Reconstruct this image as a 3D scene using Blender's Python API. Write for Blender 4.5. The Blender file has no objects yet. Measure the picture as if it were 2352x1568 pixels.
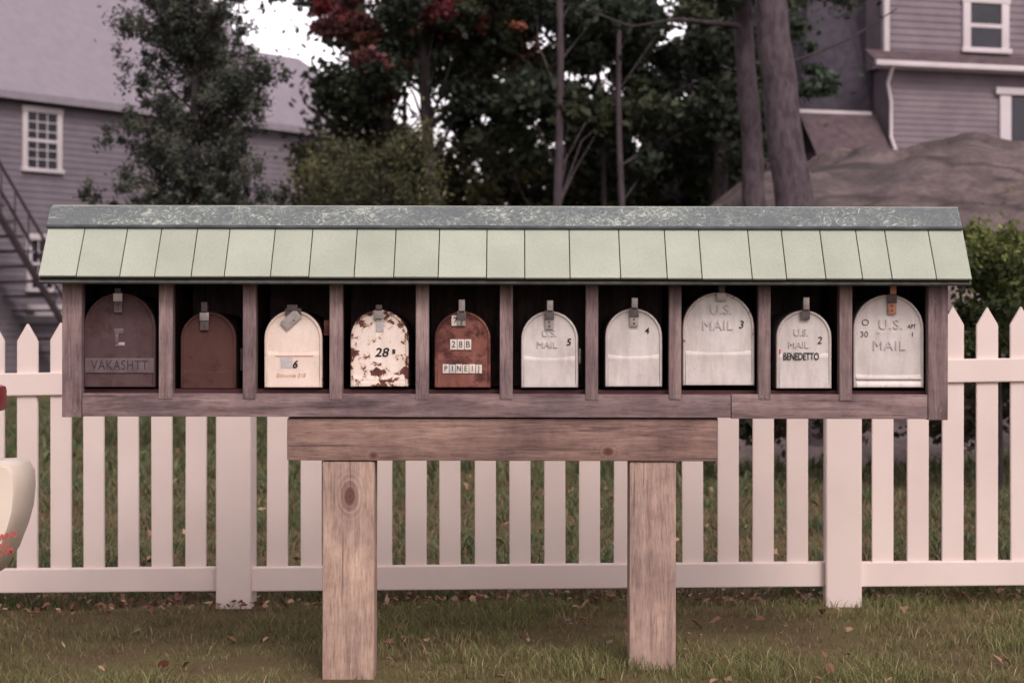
import bpy, bmesh, math, random
import numpy as np
from mathutils import Vector, Matrix
random.seed(7); rng=np.random.default_rng(11)
F=4900.0; D0=6.22; H=1.01; HV=755.0
# measurement helper: width units across / down the view at a known distance -> metres
def P(u,v,d): return Vector(((u-1176)*d/F, d-D0, H+(HV-v)*d/F))
def X(u,d): return (u-1176)*d/F
def Z(v,d): return H+(HV-v)*d/F
def lin(c):
    return tuple(((x/255)/12.92 if x/255<=0.04045 else (((x/255)+.055)/1.055)**2.4) for x in c)
def L4(c): return (*lin(c),1)
col=bpy.context.scene.collection
# ---------------------------------------------------------------- materials
class NT:
    def __init__(s,name):
        s.m=bpy.data.materials.new(name); s.m.use_nodes=True; s.t=s.m.node_tree; s.n=s.t.nodes
        s.b=s.n['Principled BSDF']; s.out=s.n['Material Output']
    def N(s,t,**k):
        n=s.n.new(t)
        for a,b in k.items():
            if hasattr(n,a): setattr(n,a,b)
            else: n.inputs[a].default_value=b
        return n
    def l(s,a,b): s.t.links.new(a,b)
    def coord(s,stretch=(1,1,1),rand=True):
        tc=s.N('ShaderNodeTexCoord'); mp=s.N('ShaderNodeMapping'); mp.inputs['Scale'].default_value=stretch
        if rand:
            oi=s.N('ShaderNodeObjectInfo'); mu=s.N('ShaderNodeMath',operation='MULTIPLY'); mu.inputs[1].default_value=37.0
            s.l(oi.outputs['Random'],mu.inputs[0])
            s.l(mu.outputs[0],mp.inputs['Location'])
        s.l(tc.outputs['Object'],mp.inputs['Vector']); return mp.outputs[0]
    def noise(s,vec,scale,detail=4,rough=.55,dist=0):
        n=s.N('ShaderNodeTexNoise'); n.inputs['Scale'].default_value=scale; n.inputs['Detail'].default_value=detail
        n.inputs['Roughness'].default_value=rough; n.inputs['Distortion'].default_value=dist
        if vec is not None: s.l(vec,n.inputs['Vector'])
        return n.outputs['Fac']
    def ramp(s,fac,stops):
        r=s.N('ShaderNodeValToRGB'); e=r.color_ramp.elements
        e[0].position=stops[0][0]; e[0].color=stops[0][1]; e[1].position=stops[-1][0]; e[1].color=stops[-1][1]
        for p,c in stops[1:-1]:
            x=e.new(p); x.color=c
        s.l(fac,r.inputs[0]); return r.outputs[0]
    def mix(s,f,a,b,mode='MIX'):
        m=s.N('ShaderNodeMix',data_type='RGBA',blend_type=mode)
        for i,v in ((0,f),(6,a),(7,b)):
            if isinstance(v,(int,float,tuple)): m.inputs[i].default_value=v
            else: s.l(v,m.inputs[i])
        return m.outputs[2]
    def math(s,op,a,b=0.0,clamp=False):
        m=s.N('ShaderNodeMath',operation=op); m.use_clamp=clamp
        for i,v in ((0,a),(1,b)):
            if isinstance(v,(int,float)): m.inputs[i].default_value=v
            else: s.l(v,m.inputs[i])
        return m.outputs[0]
    def bump(s,h,strength=.3,dist=.01):
        b=s.N('ShaderNodeBump'); b.inputs['Strength'].default_value=strength; b.inputs['Distance'].default_value=dist
        s.l(h,b.inputs['Height']); s.l(b.outputs[0],s.b.inputs['Normal'])
    def base(s,c):
        if isinstance(c,tuple): s.b.inputs['Base Color'].default_value=c
        else: s.l(c,s.b.inputs['Base Color'])
def M(name,c1,c2=None,scale=10,stretch=(1,1,1),detail=4,rough=.7,bump=.15,bd=.004,metal=0,lo=.35,hi=.65,rand=True,spec=.3):
    t=NT(name); v=t.coord(stretch,rand); n=t.noise(v,scale,detail)
    t.base(t.ramp(n,[(lo,L4(c1)),(hi,L4(c2 or c1))])); t.b.inputs['Roughness'].default_value=rough
    t.b.inputs['Metallic'].default_value=metal; t.b.inputs['Specular IOR Level'].default_value=spec
    if bump: t.bump(n,bump,bd)
    return t.m
def wood(name,ca,cb,cc,axis='x',knots=(),scale=1.0):
    t=NT(name)
    st=(1.2,14,14) if axis=='x' else (14,14,1.2)
    tc=t.N('ShaderNodeTexCoord')
    v=t.coord(st,True); v2=t.coord((1,1,1),True); vc=t.coord((.5,16,16) if axis=='x' else (16,16,.5),True)
    n1=t.noise(v,2.0*scale,6,.65,.9); n2=t.noise(v,13*scale,5,.75); n3=t.noise(v2,5,3); n4=t.noise(vc,5.5,3,.5); n5=t.noise(v2,26,5,.7)
    base=t.ramp(n1,[(.28,L4(ca)),(.5,L4(cb)),(.72,L4(cc))])
    fine=t.ramp(n2,[(.34,(.56,.53,.53,1)),(.52,(1,1,1,1)),(.7,(1.1,1.1,1.1,1))])
    base=t.mix(.8,base,fine,'MULTIPLY')
    blot=t.ramp(n3,[(.3,(.68,.67,.71,1)),(.65,(1.12,1.10,1.08,1))])
    base=t.mix(.95,base,blot,'MULTIPLY')
    base=t.mix(.5,base,t.ramp(n5,[(.36,(.72,.70,.72,1)),(.55,(1,1,1,1))]),'MULTIPLY')
    base=t.mix(t.ramp(n4,[(.66,(0,0,0,1)),(.70,(.55,.55,.55,1))]),base,L4((62,48,50)))
    for (kx,kz,ks,kst) in knots:
        sx=t.N('ShaderNodeSeparateXYZ'); t.l(tc.outputs['Object'],sx.inputs[0])
        dx=t.math('MULTIPLY',t.math('SUBTRACT',sx.outputs[0],kx),1.0 if axis=='z' else .8)
        dz=t.math('MULTIPLY',t.math('SUBTRACT',sx.outputs[2],kz),.62 if axis=='z' else 1.0)
        r=t.math('SQRT',t.math('ADD',t.math('MULTIPLY',dx,dx),t.math('MULTIPLY',dz,dz)))
        rr=t.math('ADD',r,t.math('MULTIPLY',t.math('SUBTRACT',n3,.5),ks*.9))
        ring=t.math('SINE',t.math('MULTIPLY',rr,520.0))
        core=t.ramp(t.math('DIVIDE',rr,ks,True),[(.3,(kst,kst,kst,1)),(1.0,(0,0,0,1))])
        ringm=t.ramp(t.math('DIVIDE',rr,ks*2.2,True),[(.3,(.32*kst,)*3+(1,)),(1.0,(0,0,0,1))])
        rc=t.ramp(ring,[(0,L4((116,86,82))),(1,L4(cc))])
        base=t.mix(ringm,base,rc)
        base=t.mix(core,base,L4((92,58,54)))
    t.base(base); t.b.inputs['Roughness'].default_value=.9; t.b.inputs['Specular IOR Level'].default_value=.12
    t.bump(t.math('ADD',n1,t.math('MULTIPLY',n2,.7)),.5,.004)
    return t.m
def foliage_mat(name,trans=.25):
    t=NT(name); a=t.N('ShaderNodeVertexColor'); a.layer_name='Col'
    t.base(a.outputs[0]); t.b.inputs['Roughness'].default_value=.6; t.b.inputs['Specular IOR Level'].default_value=.25
    tr=t.N('ShaderNodeBsdfTranslucent'); t.l(a.outputs[0],tr.inputs[0])
    mx=t.N('ShaderNodeMixShader'); mx.inputs[0].default_value=trans
    t.l(t.b.outputs[0],mx.inputs[1]); t.l(tr.outputs[0],mx.inputs[2]); t.l(mx.outputs[0],t.out.inputs[0])
    return t.m
m_leaf=foliage_mat('leaf_material'); m_grass=foliage_mat('grass_blades_material',.2); m_dead=foliage_mat('dead_leaf_material',.1)
kx1,kz1=X(805,6.24),Z(1140,6.24)
m_beam=wood('beam_wood',(112,91,86),(144,119,111),(168,143,131),'x',[(X(1398,6.23),Z(1036,6.23),.017,.95),(X(858,6.23),Z(1046,6.23),.011,.9)])
m_post=wood('post_wood',(148,125,115),(178,154,140),(198,175,158),'z',[(kx1,kz1,.026,.85)])
m_post2=wood('post_wood_right',(140,119,111),(170,147,136),(192,169,154),'z',[(X(1500,6.24),Z(1180,6.24),.010,.3)])
m_cab=wood('cabinet_wood_rail',(100,84,86),(132,114,114),(156,138,136),'x')
m_cabl=wood('cabinet_wood_rail_new',(120,102,102),(152,132,130),(174,154,150),'x')
m_cabv=wood('cabinet_wood_upright',(106,90,90),(138,120,120),(162,144,140),'z')
m_dark=M('interior_wood_shade_tone',(66,44,48),(84,58,60),8,rough=.95,spec=.05)  # shade inside the cabinet put into the colour, darker than the outer wood
m_vinyl=M('white_vinyl',(216,200,195),(226,211,205),3,rough=.55,bump=.03,lo=.3,hi=.7)
def roof_tile():
    t=NT('pale_green_shingle'); v=t.coord((1,1,1),True)
    oi=t.N('ShaderNodeObjectInfo')
    b=t.ramp(t.noise(v,6,5),[(.3,L4((162,170,156))),(.7,L4((176,183,168)))])
    r=t.ramp(oi.outputs['Random'],[(0,(.93,.93,.92,1)),(1,(1.04,1.04,1.04,1))])
    b=t.mix(1.0,b,r,'MULTIPLY')
    sp=t.ramp(t.noise(v,220,2),[(.3,(.78,.78,.78,1)),(.55,(1,1,1,1))])
    b=t.mix(.6,b,sp,'MULTIPLY'); t.base(b); t.b.inputs['Roughness'].default_value=.75; t.bump(t.noise(v,160,3),.2,.002); return t.m
m_tile=roof_tile()
def capmat():
    t=NT('weathered_ridge_cap'); v=t.coord((1,1,1),False)
    n=t.noise(v,30,7,.70,3.2); n2=t.noise(v,6,3); n3=t.noise(v,80,3)
    w=t.ramp(t.math('ADD',n,t.math('MULTIPLY',t.math('SUBTRACT',n2,.5),.5)),[(.45,L4((100,106,108))),(.52,L4((122,132,128))),(.56,L4((114,121,120))),(.61,L4((172,180,170)))])
    w=t.mix(.4,w,t.ramp(n3,[(.35,(.78,.78,.79,1)),(.6,(1.05,1.05,1.05,1))]),'MULTIPLY')
    t.base(w); t.b.inputs['Roughness'].default_value=.7; t.bump(n,.35,.003); return t.m
m_cap=capmat()
m_capedge=M('cap_edge',(62,66,72),(82,86,90),20,rough=.6)  # rolled hem toned dark, painting in the shadow line along the cap
def paintmat(name,c1,c2,rust=0.0,rc1=(92,44,30),rc2=(60,30,28),edge=.0,scale=22,metal=0.0,rough=.5,stain=.25,halo_c=(196,140,104),soft=.012,dent=.35):
    t=NT(name); v=t.coord((1,1,1),True); vs=t.coord((3,3,.6),True)
    at=t.N('ShaderNodeAttribute'); at.attribute_name='edge'
    b=t.ramp(t.noise(v,9,4),[(.3,L4(c1)),(.7,L4(c2))])
    st=t.ramp(t.noise(vs,14,5,.65),[(.32,(.72,.67,.64,1)),(.56,(1,1,1,1))])
    b=t.mix(stain,b,st,'MULTIPLY')
    b=t.mix(t.math('MULTIPLY',at.outputs['Fac'],.35),b,t.mix(1.0,b,(.72,.66,.62,1),'MULTIPLY'))
    n=t.noise(v,scale,6,.68,.3); n2=t.noise(v,scale*.35,3)
    if rust>0:
        k=t.math('ADD',t.math('ADD',n,t.math('MULTIPLY',t.math('SUBTRACT',n2,.5),.6)),t.math('MULTIPLY',at.outputs['Fac'],edge))
        th=1-rust
        halo=t.ramp(k,[(th-.05-soft,(0,0,0,1)),(th,(1,1,1,1))]); core=t.ramp(k,[(th-soft,(0,0,0,1)),(th+soft,(1,1,1,1))])
        b=t.mix(t.mix(1.0,halo,(.45,.45,.45,1),'MULTIPLY'),b,L4(halo_c))
        rc=t.ramp(t.noise(v,60,4),[(.35,L4(rc2)),(.65,L4(rc1))])
        b=t.mix(core,b,rc)
    sp=t.ramp(t.noise(v,240,2),[(.3,(.82,.8,.8,1)),(.5,(1,1,1,1))]); b=t.mix(.5,b,sp,'MULTIPLY')
    t.base(b); t.b.inputs['Roughness'].default_value=rough; t.b.inputs['Metallic'].default_value=metal
    t.b.inputs['Specular IOR Level'].default_value=.4
    t.bump(t.math('ADD',t.math('MULTIPLY',n2,1.6),t.math('MULTIPLY',n,.25)),dent,.006); return t.m
m_silver=paintmat('galvanised_silver_paint',(196,190,188),(214,209,206),rust=.22,rc1=(150,116,98),rc2=(124,96,88),edge=.10,metal=.12,rough=.42,stain=.55,halo_c=(180,162,150))
m_emb=M('embossed_silver_shade_tone',(178,172,172),(192,187,186),12,rough=.45,metal=.12,bump=.05)  # darker silver paints in the relief shading of the pressed letters
m_cream=paintmat('cream_paint',(230,212,200),(238,222,210),rust=.26,edge=.13,rc1=(150,90,60),rc2=(110,60,44),stain=.3)
m_rustwhite=paintmat('rusted_white_paint',(230,216,206),(238,226,216),rust=.42,edge=.11,scale=30,stain=.4,rc1=(104,56,48),rc2=(66,36,34))
m_rustred=paintmat('rust_red_metal',(112,64,56),(146,98,88),rust=.44,edge=.06,rc1=(86,44,40),rc2=(66,34,34),rough=.8,stain=.7,halo_c=(102,56,50),soft=.06)
m_rustdark=paintmat('dark_brown_metal',(74,48,44),(88,58,52),rust=.4,rc1=(72,42,38),rc2=(58,36,36),rough=.9,stain=.6,halo_c=(78,50,44),soft=.06)
m_rustgray=paintmat('dark_red_grey_metal',(72,54,56),(86,66,68),rust=.42,rc1=(76,50,48),rc2=(58,42,44),rough=.85,stain=.7,halo_c=(76,54,54),soft=.06)
m_tin=M('latch_tin',(150,143,140),(182,175,170),30,rough=.45,metal=.4)
m_tindark=M('latch_dark',(84,74,76),(108,98,98),30,rough=.6,metal=.3)
m_copper=M('latch_copper',(170,116,94),(198,150,126),30,rough=.5,metal=.3)
m_black=M('black_lettering',(30,26,30),(38,34,36),30,rough=.6,bump=0)
m_faint=M('faint_ink',(96,88,92),(120,110,112),50,rough=.7,bump=0)
m_redink=M('red_ink',(176,70,64),(190,84,74),30,rough=.6,bump=0)
m_redfade=M('red_faded_ink',(206,150,136),(216,168,152),40,rough=.6,bump=0)
m_label=M('label_white',(204,192,184),(216,206,198),30,rough=.6,bump=0)
m_plate=M('label_grey_plate',(88,74,78),(106,92,96),30,rough=.6)
m_platelet=M('plate_letters',(54,44,48),(70,58,62),30,rough=.6)
m_gpatch=M('grey_patch',(176,172,174),(190,186,186),40,rough=.6)
# ---------------------------------------------------------------- mesh helpers
def grp(name,loc=(0,0,0),rotz=0,local=False):
    e=bpy.data.objects.new(name,None); e.location=loc; e.rotation_euler[2]=rotz; e.empty_display_size=.2
    col.objects.link(e); e['local']=local; return e
def finish(name,me,mats,parent=None,smooth=None):
    o=bpy.data.objects.new(name,me); col.objects.link(o)
    for m in (mats if isinstance(mats,(list,tuple)) else [mats]): me.materials.append(m)
    if parent is not None:
        o.parent=parent
        if not parent['local']: o.matrix_parent_inverse=Matrix.Translation(parent.location).inverted()
    if smooth is not None:
        me.shade_smooth(); me.set_sharp_from_angle(angle=math.radians(smooth))
    return o
def box(name,x0,x1,y0,y1,z0,z1,mat,parent=None,bevel=.003,jit=0):
    bm=bmesh.new(); bmesh.ops.create_cube(bm,size=1)
    for v in bm.verts:
        v.co=Vector(((x0+x1)/2+v.co.x*(x1-x0),(y0+y1)/2+v.co.y*(y1-y0),(z0+z1)/2+v.co.z*(z1-z0)))
        if jit: v.co+=Vector([random.uniform(-jit,jit) for _ in range(3)])
    if bevel: bmesh.ops.bevel(bm,geom=bm.edges[:],offset=bevel,segments=2,affect='EDGES',profile=.6)
    me=bpy.data.meshes.new(name); bm.to_mesh(me); bm.free(); return finish(name,me,mat,parent,35 if bevel else None)
def poly(name,verts,faces,mat,parent=None,smooth=None):
    me=bpy.data.meshes.new(name); me.from_pydata([tuple(v) for v in verts],[],faces); me.update(); return finish(name,me,mat,parent,smooth)
def npmesh(name,verts,faces,mat,parent=None,colors=None):
    k=faces.shape[1]; me=bpy.data.meshes.new(name)
    me.vertices.add(len(verts)); me.vertices.foreach_set('co',verts.astype(np.float32).ravel())
    me.loops.add(faces.size); me.loops.foreach_set('vertex_index',faces.astype(np.int32).ravel())
    me.polygons.add(len(faces)); me.polygons.foreach_set('loop_start',np.arange(0,faces.size,k,dtype=np.int32))
    try: me.polygons.foreach_set('loop_total',np.full(len(faces),k,dtype=np.int32))
    except Exception: pass
    me.update(calc_edges=True)
    if colors is not None:
        a=me.color_attributes.new('Col','FLOAT_COLOR','POINT')
        c=np.ones((len(verts),4),np.float32); c[:,:3]=colors; a.data.foreach_set('color',c.ravel())
    return finish(name,me,mat,parent)
def tube(name,pts,rad,mat,parent=None,seg=10,rough=0):
    pts=[Vector(p) for p in pts]; V=[];Fc=[]
    for i,p in enumerate(pts):
        a=pts[max(i-1,0)]; b=pts[min(i+1,len(pts)-1)]; t=(b-a).normalized()
        up=Vector((0,1,0)) if abs(t.y)<.9 else Vector((1,0,0))
        s=t.cross(up).normalized(); w=t.cross(s)
        for k in range(seg):
            an=2*math.pi*k/seg; r=rad[i]*(1+random.uniform(-rough,rough)); V.append(p+s*math.cos(an)*r+w*math.sin(an)*r)
    for i in range(len(pts)-1):
        for k in range(seg): Fc.append((i*seg+k,i*seg+(k+1)%seg,(i+1)*seg+(k+1)%seg,(i+1)*seg+k))
    Fc.append(tuple(range(seg))[::-1]); Fc.append(tuple((len(pts)-1)*seg+k for k in range(seg)))
    return poly(name,V,Fc,mat,parent,60)
def txt(name,s,x,y,z,cap,mat,parent,shear=0,sx=1,bold=0,ext=.0004,rot=0,bev=0,space=1):
    c=bpy.data.curves.new(name,'FONT'); c.body=s; c.size=cap/.73; c.align_x='CENTER'; c.align_y='CENTER'
    c.extrude=ext; c.shear=shear; c.offset=bold; c.bevel_depth=bev; c.space_character=space; c.resolution_u=3
    o=bpy.data.objects.new(name,c); col.objects.link(o); c.materials.append(mat)
    o.rotation_euler=(math.pi/2,rot,0); o.scale=(sx,1,1); o.location=(x,y,z)
    o.parent=parent
    if not parent['local']: o.matrix_parent_inverse=Matrix.Translation(parent.location).inverted()
    return o
# ---------------------------------------------------------------- ground
def gz(x,y):
    return .014*np.clip(x,-6,6)+.006*np.sin(x*2.1+y*1.3)+.005*np.sin(x*5.3-y*3.1)
gx=np.sinh(np.linspace(-6.3,6.3,160))*.55; gy=np.sinh(np.linspace(-4.2,6.6,160))*.55+1
GX,GY=np.meshgrid(gx,gy); V=np.stack([GX,GY,gz(GX,GY)],-1).reshape(-1,3)
idx=np.arange(160*160).reshape(160,160)
Fc=np.stack([idx[:-1,:-1],idx[:-1,1:],idx[1:,1:],idx[1:,:-1]],-1).reshape(-1,4)
def groundmat():
    t=NT('lawn_soil'); v=t.coord((1,1,1),False)
    b=t.ramp(t.noise(v,3,6,.6),[(.3,L4((98,80,62))),(.5,L4((102,92,64))),(.7,L4((104,102,66)))])
    b=t.mix(.6,b,t.ramp(t.noise(v,70,4),[(.3,(.55,.5,.5,1)),(.6,(1,1,1,1))]),'MULTIPLY')
    t.base(b); t.b.inputs['Roughness'].default_value=.95; t.b.inputs['Specular IOR Level'].default_value=.1; t.bump(t.noise(v,50,4),.6,.02); return t.m
npmesh('lawn_ground',V,Fc,groundmat())
def fld(x,y,sc):
    x=x*sc;y=y*sc
    return .5+.22*np.sin(x*3.1+y*2.3+1.2*np.sin(y*2.9))+.18*np.sin(x*1.3-y*4.7+1+np.sin(x*4.1))+.22*np.sin(x*9.1+y*7.7)*np.sin(x*5.3-y*11)+.14*np.sin(x*23+y*9)*np.sin(y*27-x*11)
def grass(name,n,x0,x1,y0,y1,h0,h1,w,cols,power=1.0,lo=.12,gain=1.25,sc=1.0,dry=None):
    x=rng.uniform(x0,x1,n); y=y0+(y1-y0)*rng.random(n)**power
    f=np.clip(fld(x,y,sc),0,1)
    keep=rng.random(n)<(lo+gain*f*f); x=x[keep];y=y[keep];f=f[keep]; n=len(x)
    z=gz(x,y)-.003; h=rng.uniform(h0,h1,n)*(.45+1.0*f); a=rng.uniform(0,2*np.pi,n); ww=w*rng.uniform(.6,1.3,n)
    lean=rng.uniform(.2,1.3,n)*h; la=rng.uniform(0,2*np.pi,n)
    b=np.stack([x,y,z],1); s=np.stack([np.cos(a)*ww,np.sin(a)*ww,np.zeros(n)],1)
    m=b+np.stack([np.cos(la)*lean*.3,np.sin(la)*lean*.3,h*.6],1); tp=b+np.stack([np.cos(la)*lean,np.sin(la)*lean,h],1)
    V=np.stack([b-s,b+s,m+s*.7,m-s*.7,tp],1).reshape(-1,3)
    o=np.arange(n)[:,None]*5; T=np.concatenate([o+np.array([[0,1,2]]),o+np.array([[0,2,3]]),o+np.array([[3,2,4]])],0)
    C=np.array([lin(c) for c in cols]); k=rng.integers(0,len(cols),n); c=C[k]
    if dry is not None:
        D=np.array([lin(q) for q in dry]); dk=rng.integers(0,len(dry),n); dm_=rng.random(n)<np.clip(.95-1.15*f,.12,.9); c=np.where(dm_[:,None],D[dk],c)
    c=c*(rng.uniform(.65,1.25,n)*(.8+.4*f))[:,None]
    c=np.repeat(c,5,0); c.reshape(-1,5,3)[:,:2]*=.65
    return npmesh(name,V,T,m_grass,None,c)
gc=[(112,112,70),(122,120,78),(100,104,66),(128,126,84),(116,116,72),(104,112,70)]
dry=[(156,138,106),(138,116,94),(122,102,80),(164,148,118)]
gc2=[(86,98,66),(94,104,70),(80,92,64),(98,106,74),(102,100,76)]
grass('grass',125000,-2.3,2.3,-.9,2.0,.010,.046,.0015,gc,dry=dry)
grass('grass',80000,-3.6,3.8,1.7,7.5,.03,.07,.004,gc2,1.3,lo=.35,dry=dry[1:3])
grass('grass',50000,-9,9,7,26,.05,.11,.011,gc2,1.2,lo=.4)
def deadleaves(name,n,fx,fy,s0,s1,lift=.02):
    x=fx(n); y=fy(n); z=gz(x,y)+rng.uniform(.012,lift,n); s=rng.uniform(s0,s1,n)
    a=rng.uniform(0,2*np.pi,n); ti=rng.normal(0,.5,(n,2)); cu=rng.uniform(-.1,1.0,n)
    prof=np.array([[-1,0,0],[-.45,.42,1],[.15,.55,1],[.5,.25,.6],[1.1,0,.2],[.5,-.25,.6],[.15,-.55,1],[-.45,-.42,1],[0,0,0]])
    L=[]
    for px,py,pz in prof:
        jx=px*s*rng.uniform(.75,1.25,n); jy=py*s*rng.uniform(.6,1.4,n); jz=pz*cu*s*.5+ti[:,0]*jx+ti[:,1]*jy
        L.append(np.stack([x+jx*np.cos(a)-jy*np.sin(a),y+jx*np.sin(a)+jy*np.cos(a),z+jz],1))
    V=np.stack(L,1).reshape(-1,3); o=np.arange(n)[:,None]*9
    T=np.concatenate([o+np.array([[8,i,(i+1)%8]]) for i in range(8)],0)
    C=np.array([lin(c) for c in [(160,124,100),(140,104,84),(182,150,126),(122,86,70),(166,136,112),(138,92,80)]])
    c=np.repeat(C[rng.integers(0,6,n)]*rng.uniform(.7,1.2,n)[:,None],9,0)
    return npmesh(name,V,T,m_dead,None,c)
deadleaves('fallen_leaves',170,lambda n:rng.uniform(-2.2,2.2,n),lambda n:rng.uniform(-.4,1.4,n),.007,.024,.028)
deadleaves('fallen_leaves',900,lambda n:rng.uniform(-3,3,n),lambda n:1.62+rng.normal(0,.35,n)**2*1.5-.1,.009,.022,.035)
deadleaves('fallen_leaves',600,lambda n:rng.uniform(-5,5,n),lambda n:rng.uniform(2,12,n),.015,.034,.045)
# ---------------------------------------------------------------- picket fence
fence=grp('picket_fence',(0,1.55,0))
fd0,fd1=7.914,7.645; fx0,fx1=X(0,fd0),X(2352,fd1)
def ft(u):
    k=(u-1176)/F; return (k*fd0-fx0)/((fx1-fx0)-k*(fd1-fd0))
FA=math.atan2(fd1-fd0,fx1-fx0); flen=math.hypot(fx1-fx0,fd1-fd0)
def fpt(t): return fx0+t*(fx1-fx0), fd0+t*(fd1-fd0)-D0, .033+.0613*t
def fbox(name,prof_pts,t,w,y0,y1,mat=m_vinyl,bev=.002):
    cx,cy,b=fpt(t); ca,sa=math.cos(FA),math.sin(FA); bm=bmesh.new(); fr=[];bk=[]
    for lx,lz in prof_pts:
        for yy,ls in ((y0,fr),(y1,bk)): ls.append(bm.verts.new((cx+lx*ca-yy*sa,cy+lx*sa+yy*ca,b+lz)))
    bm.faces.new(fr); bm.faces.new(bk[::-1]); n=len(fr)
    for i in range(n): bm.faces.new((fr[i],bk[i],bk[(i+1)%n],fr[(i+1)%n]))
    bmesh.ops.recalc_face_normals(bm,faces=bm.faces)
    if bev: bmesh.ops.bevel(bm,geom=bm.edges[:],offset=bev,segments=2,affect='EDGES')
    me=bpy.data.meshes.new(name); bm.to_mesh(me); bm.free(); return finish(name,me,mat,fence,35)
pk=[64,142,218,296,373,451]+[637+79.6*i for i in range(16)]+[2026,2107,2187,2267,2347]
for i in range(1,22): pk.append(2347+80*i)
for i in range(1,22): pk.append(64-78*i)
tsp=ft(1935)-ft(543)
post_t=[ft(543),ft(1935),ft(543)-tsp,ft(1935)+tsp]
for i,u in enumerate(pk):
    t=ft(u)+random.uniform(-.0006,.0006)
    if any(abs(t-p)*flen<.09 for p in post_t): continue
    w=.038; j=random.uniform(-.003,.003); k=random.uniform(-.003,.003)
    fbox('picket_%d'%i,[(-w,.06),(w,.06),(w+k,.932+j),(k,.997+j),(-w+k,.932+j)],t,w,-.011,.011)
ts=sorted(post_t); tl=[ft(64)-1.2]+ts+[ft(2347)+1.2]
for i in range(len(tl)-1):
    a,b=tl[i],tl[i+1]
    for nm,z0,z1 in (('bottom_rail',0,.088),('top_rail',.728,.812)):
        ax,ay,ab=fpt(a); bx,by,bb=fpt(b); ca,sa=math.cos(FA),math.sin(FA); Vv=[]
        g=.058
        for (px,py,pb,sg) in ((ax,ay,ab,1),(bx,by,bb,-1)):
            for yy,zz in ((-.024,z0),(.024,z0),(.024,z1),(-.024,z1)):
                Vv.append((px+sg*g*ca-yy*sa,py+sg*g*sa+yy*ca,pb+zz))
        o=poly('%s_%d'%(nm,i),Vv,[(0,1,5,4),(1,2,6,5),(2,3,7,6),(3,0,4,7),(0,3,2,1),(4,5,6,7)],m_vinyl,fence)
        bv=o.modifiers.new('b','BEVEL'); bv.width=.004; bv.segments=2
for i,t in enumerate(ts):
    w=.0635; fbox('post_%d'%i,[(-w,-.12),(w,-.12),(w,1.0),(-w,1.0)],t,w,-w,w,bev=.004)
    cx,cy,b=fpt(t); ca,sa=math.cos(FA),math.sin(FA); Vv=[]
    for lx,ly in ((-1,-1),(1,-1),(1,1),(-1,1)): Vv.append((cx+(lx*ca-ly*sa)*.07,cy+(lx*sa+ly*ca)*.07,b+1.0))
    for lx,ly in ((-1,-1),(1,-1),(1,1),(-1,1)): Vv.append((cx+(lx*ca-ly*sa)*.07,cy+(lx*sa+ly*ca)*.07,b+1.015))
    Vv.append((cx,cy,b+1.05))
    poly('post_cap_%d'%i,Vv,[(0,3,2,1),(0,1,5,4),(1,2,6,5),(2,3,7,6),(3,0,4,7),(4,5,8),(5,6,8),(6,7,8),(7,4,8)],m_vinyl,fence)
# ---------------------------------------------------------------- mailbox shelter
sh=grp('mailbox_shelter',(0,0,1.0))
xl,xr=X(143,D0),X(2177,D0)
def cb(n,u0,u1,v0,v1,y0,y1,m,b=.002,d=D0): return box(n,X(u0,d),X(u1,d),y0,y1,Z(v1,d),Z(v0,d),m,sh,b)
cb('end_post_left',143,188,636,960,-.004,.05,m_cabv); cb('end_post_right',2132,2177,636,962,-.004,.05,m_cabv)
for i,(a,b) in enumerate([(365,397),(558,588),(757,787),(955,985),(1148,1178),(1345,1374),(1537,1565),(1742,1770),(1928,1957)]):
    cb('divider_%d'%(i+1),a,b,636,917+random.uniform(-1.5,1.5),-.003+random.uniform(-.001,.001),.045,m_cabv)
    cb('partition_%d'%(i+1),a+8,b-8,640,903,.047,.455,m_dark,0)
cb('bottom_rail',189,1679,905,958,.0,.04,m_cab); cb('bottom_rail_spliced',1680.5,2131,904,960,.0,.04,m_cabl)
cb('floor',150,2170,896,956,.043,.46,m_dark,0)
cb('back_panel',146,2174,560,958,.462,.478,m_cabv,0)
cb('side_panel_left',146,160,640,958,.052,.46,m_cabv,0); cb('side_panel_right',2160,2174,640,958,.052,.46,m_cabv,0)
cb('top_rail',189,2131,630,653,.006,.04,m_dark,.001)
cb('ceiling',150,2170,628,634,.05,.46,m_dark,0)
ye=6.14-D0; ze=Z(640,6.14); yc=6.27-D0; zc=Z(528,6.27); yr=6.335-D0; zr=Z(480,6.335)
sl=Vector((0,yc-ye,zc-ze)); sn=sl.normalized(); nrm=Vector((0,-sn.z,sn.y))
rl,rr=X(88,6.14),X(2232,6.14)
ub=[88,175,275,355,439,515,621,709,813,904,1006,1117,1205,1309,1425,1532,1612,1727,1806,1896,1980,2048,2150,2232]
for i in range(len(ub)-1):
    x0,x1=X(ub[i],6.14)+.0013,X(ub[i+1],6.14)-.0013; th=.007; Vv=[]
    dz=(-.003 if ub[i]>=1117 else 0)+random.uniform(-.0012,.0012); lift=random.uniform(0,.002)
    for (t,k) in ((0,0),(0,1),(1,0),(1,1)):
        p=Vector((0,ye,ze))+sn*(dz if t==0 else (sl.length+.02))+nrm*(k*th+(lift if t==0 else 0))
        for xx in (x0,x1): Vv.append((xx,p.y,p.z))
    o=poly('shingle_%d'%(i+1),Vv,[(0,1,3,2),(4,6,7,5),(2,3,7,6),(0,4,5,1),(0,2,6,4),(1,5,7,3)],m_tile,sh)
    bv=o.modifiers.new('b','BEVEL'); bv.width=.001
m_deck=M('roof_deck_edge',(66,68,66),(84,86,82),30,rough=.8)
m_joint=M('roof_underlay',(52,44,48),(60,52,54),30,rough=.9)
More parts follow.
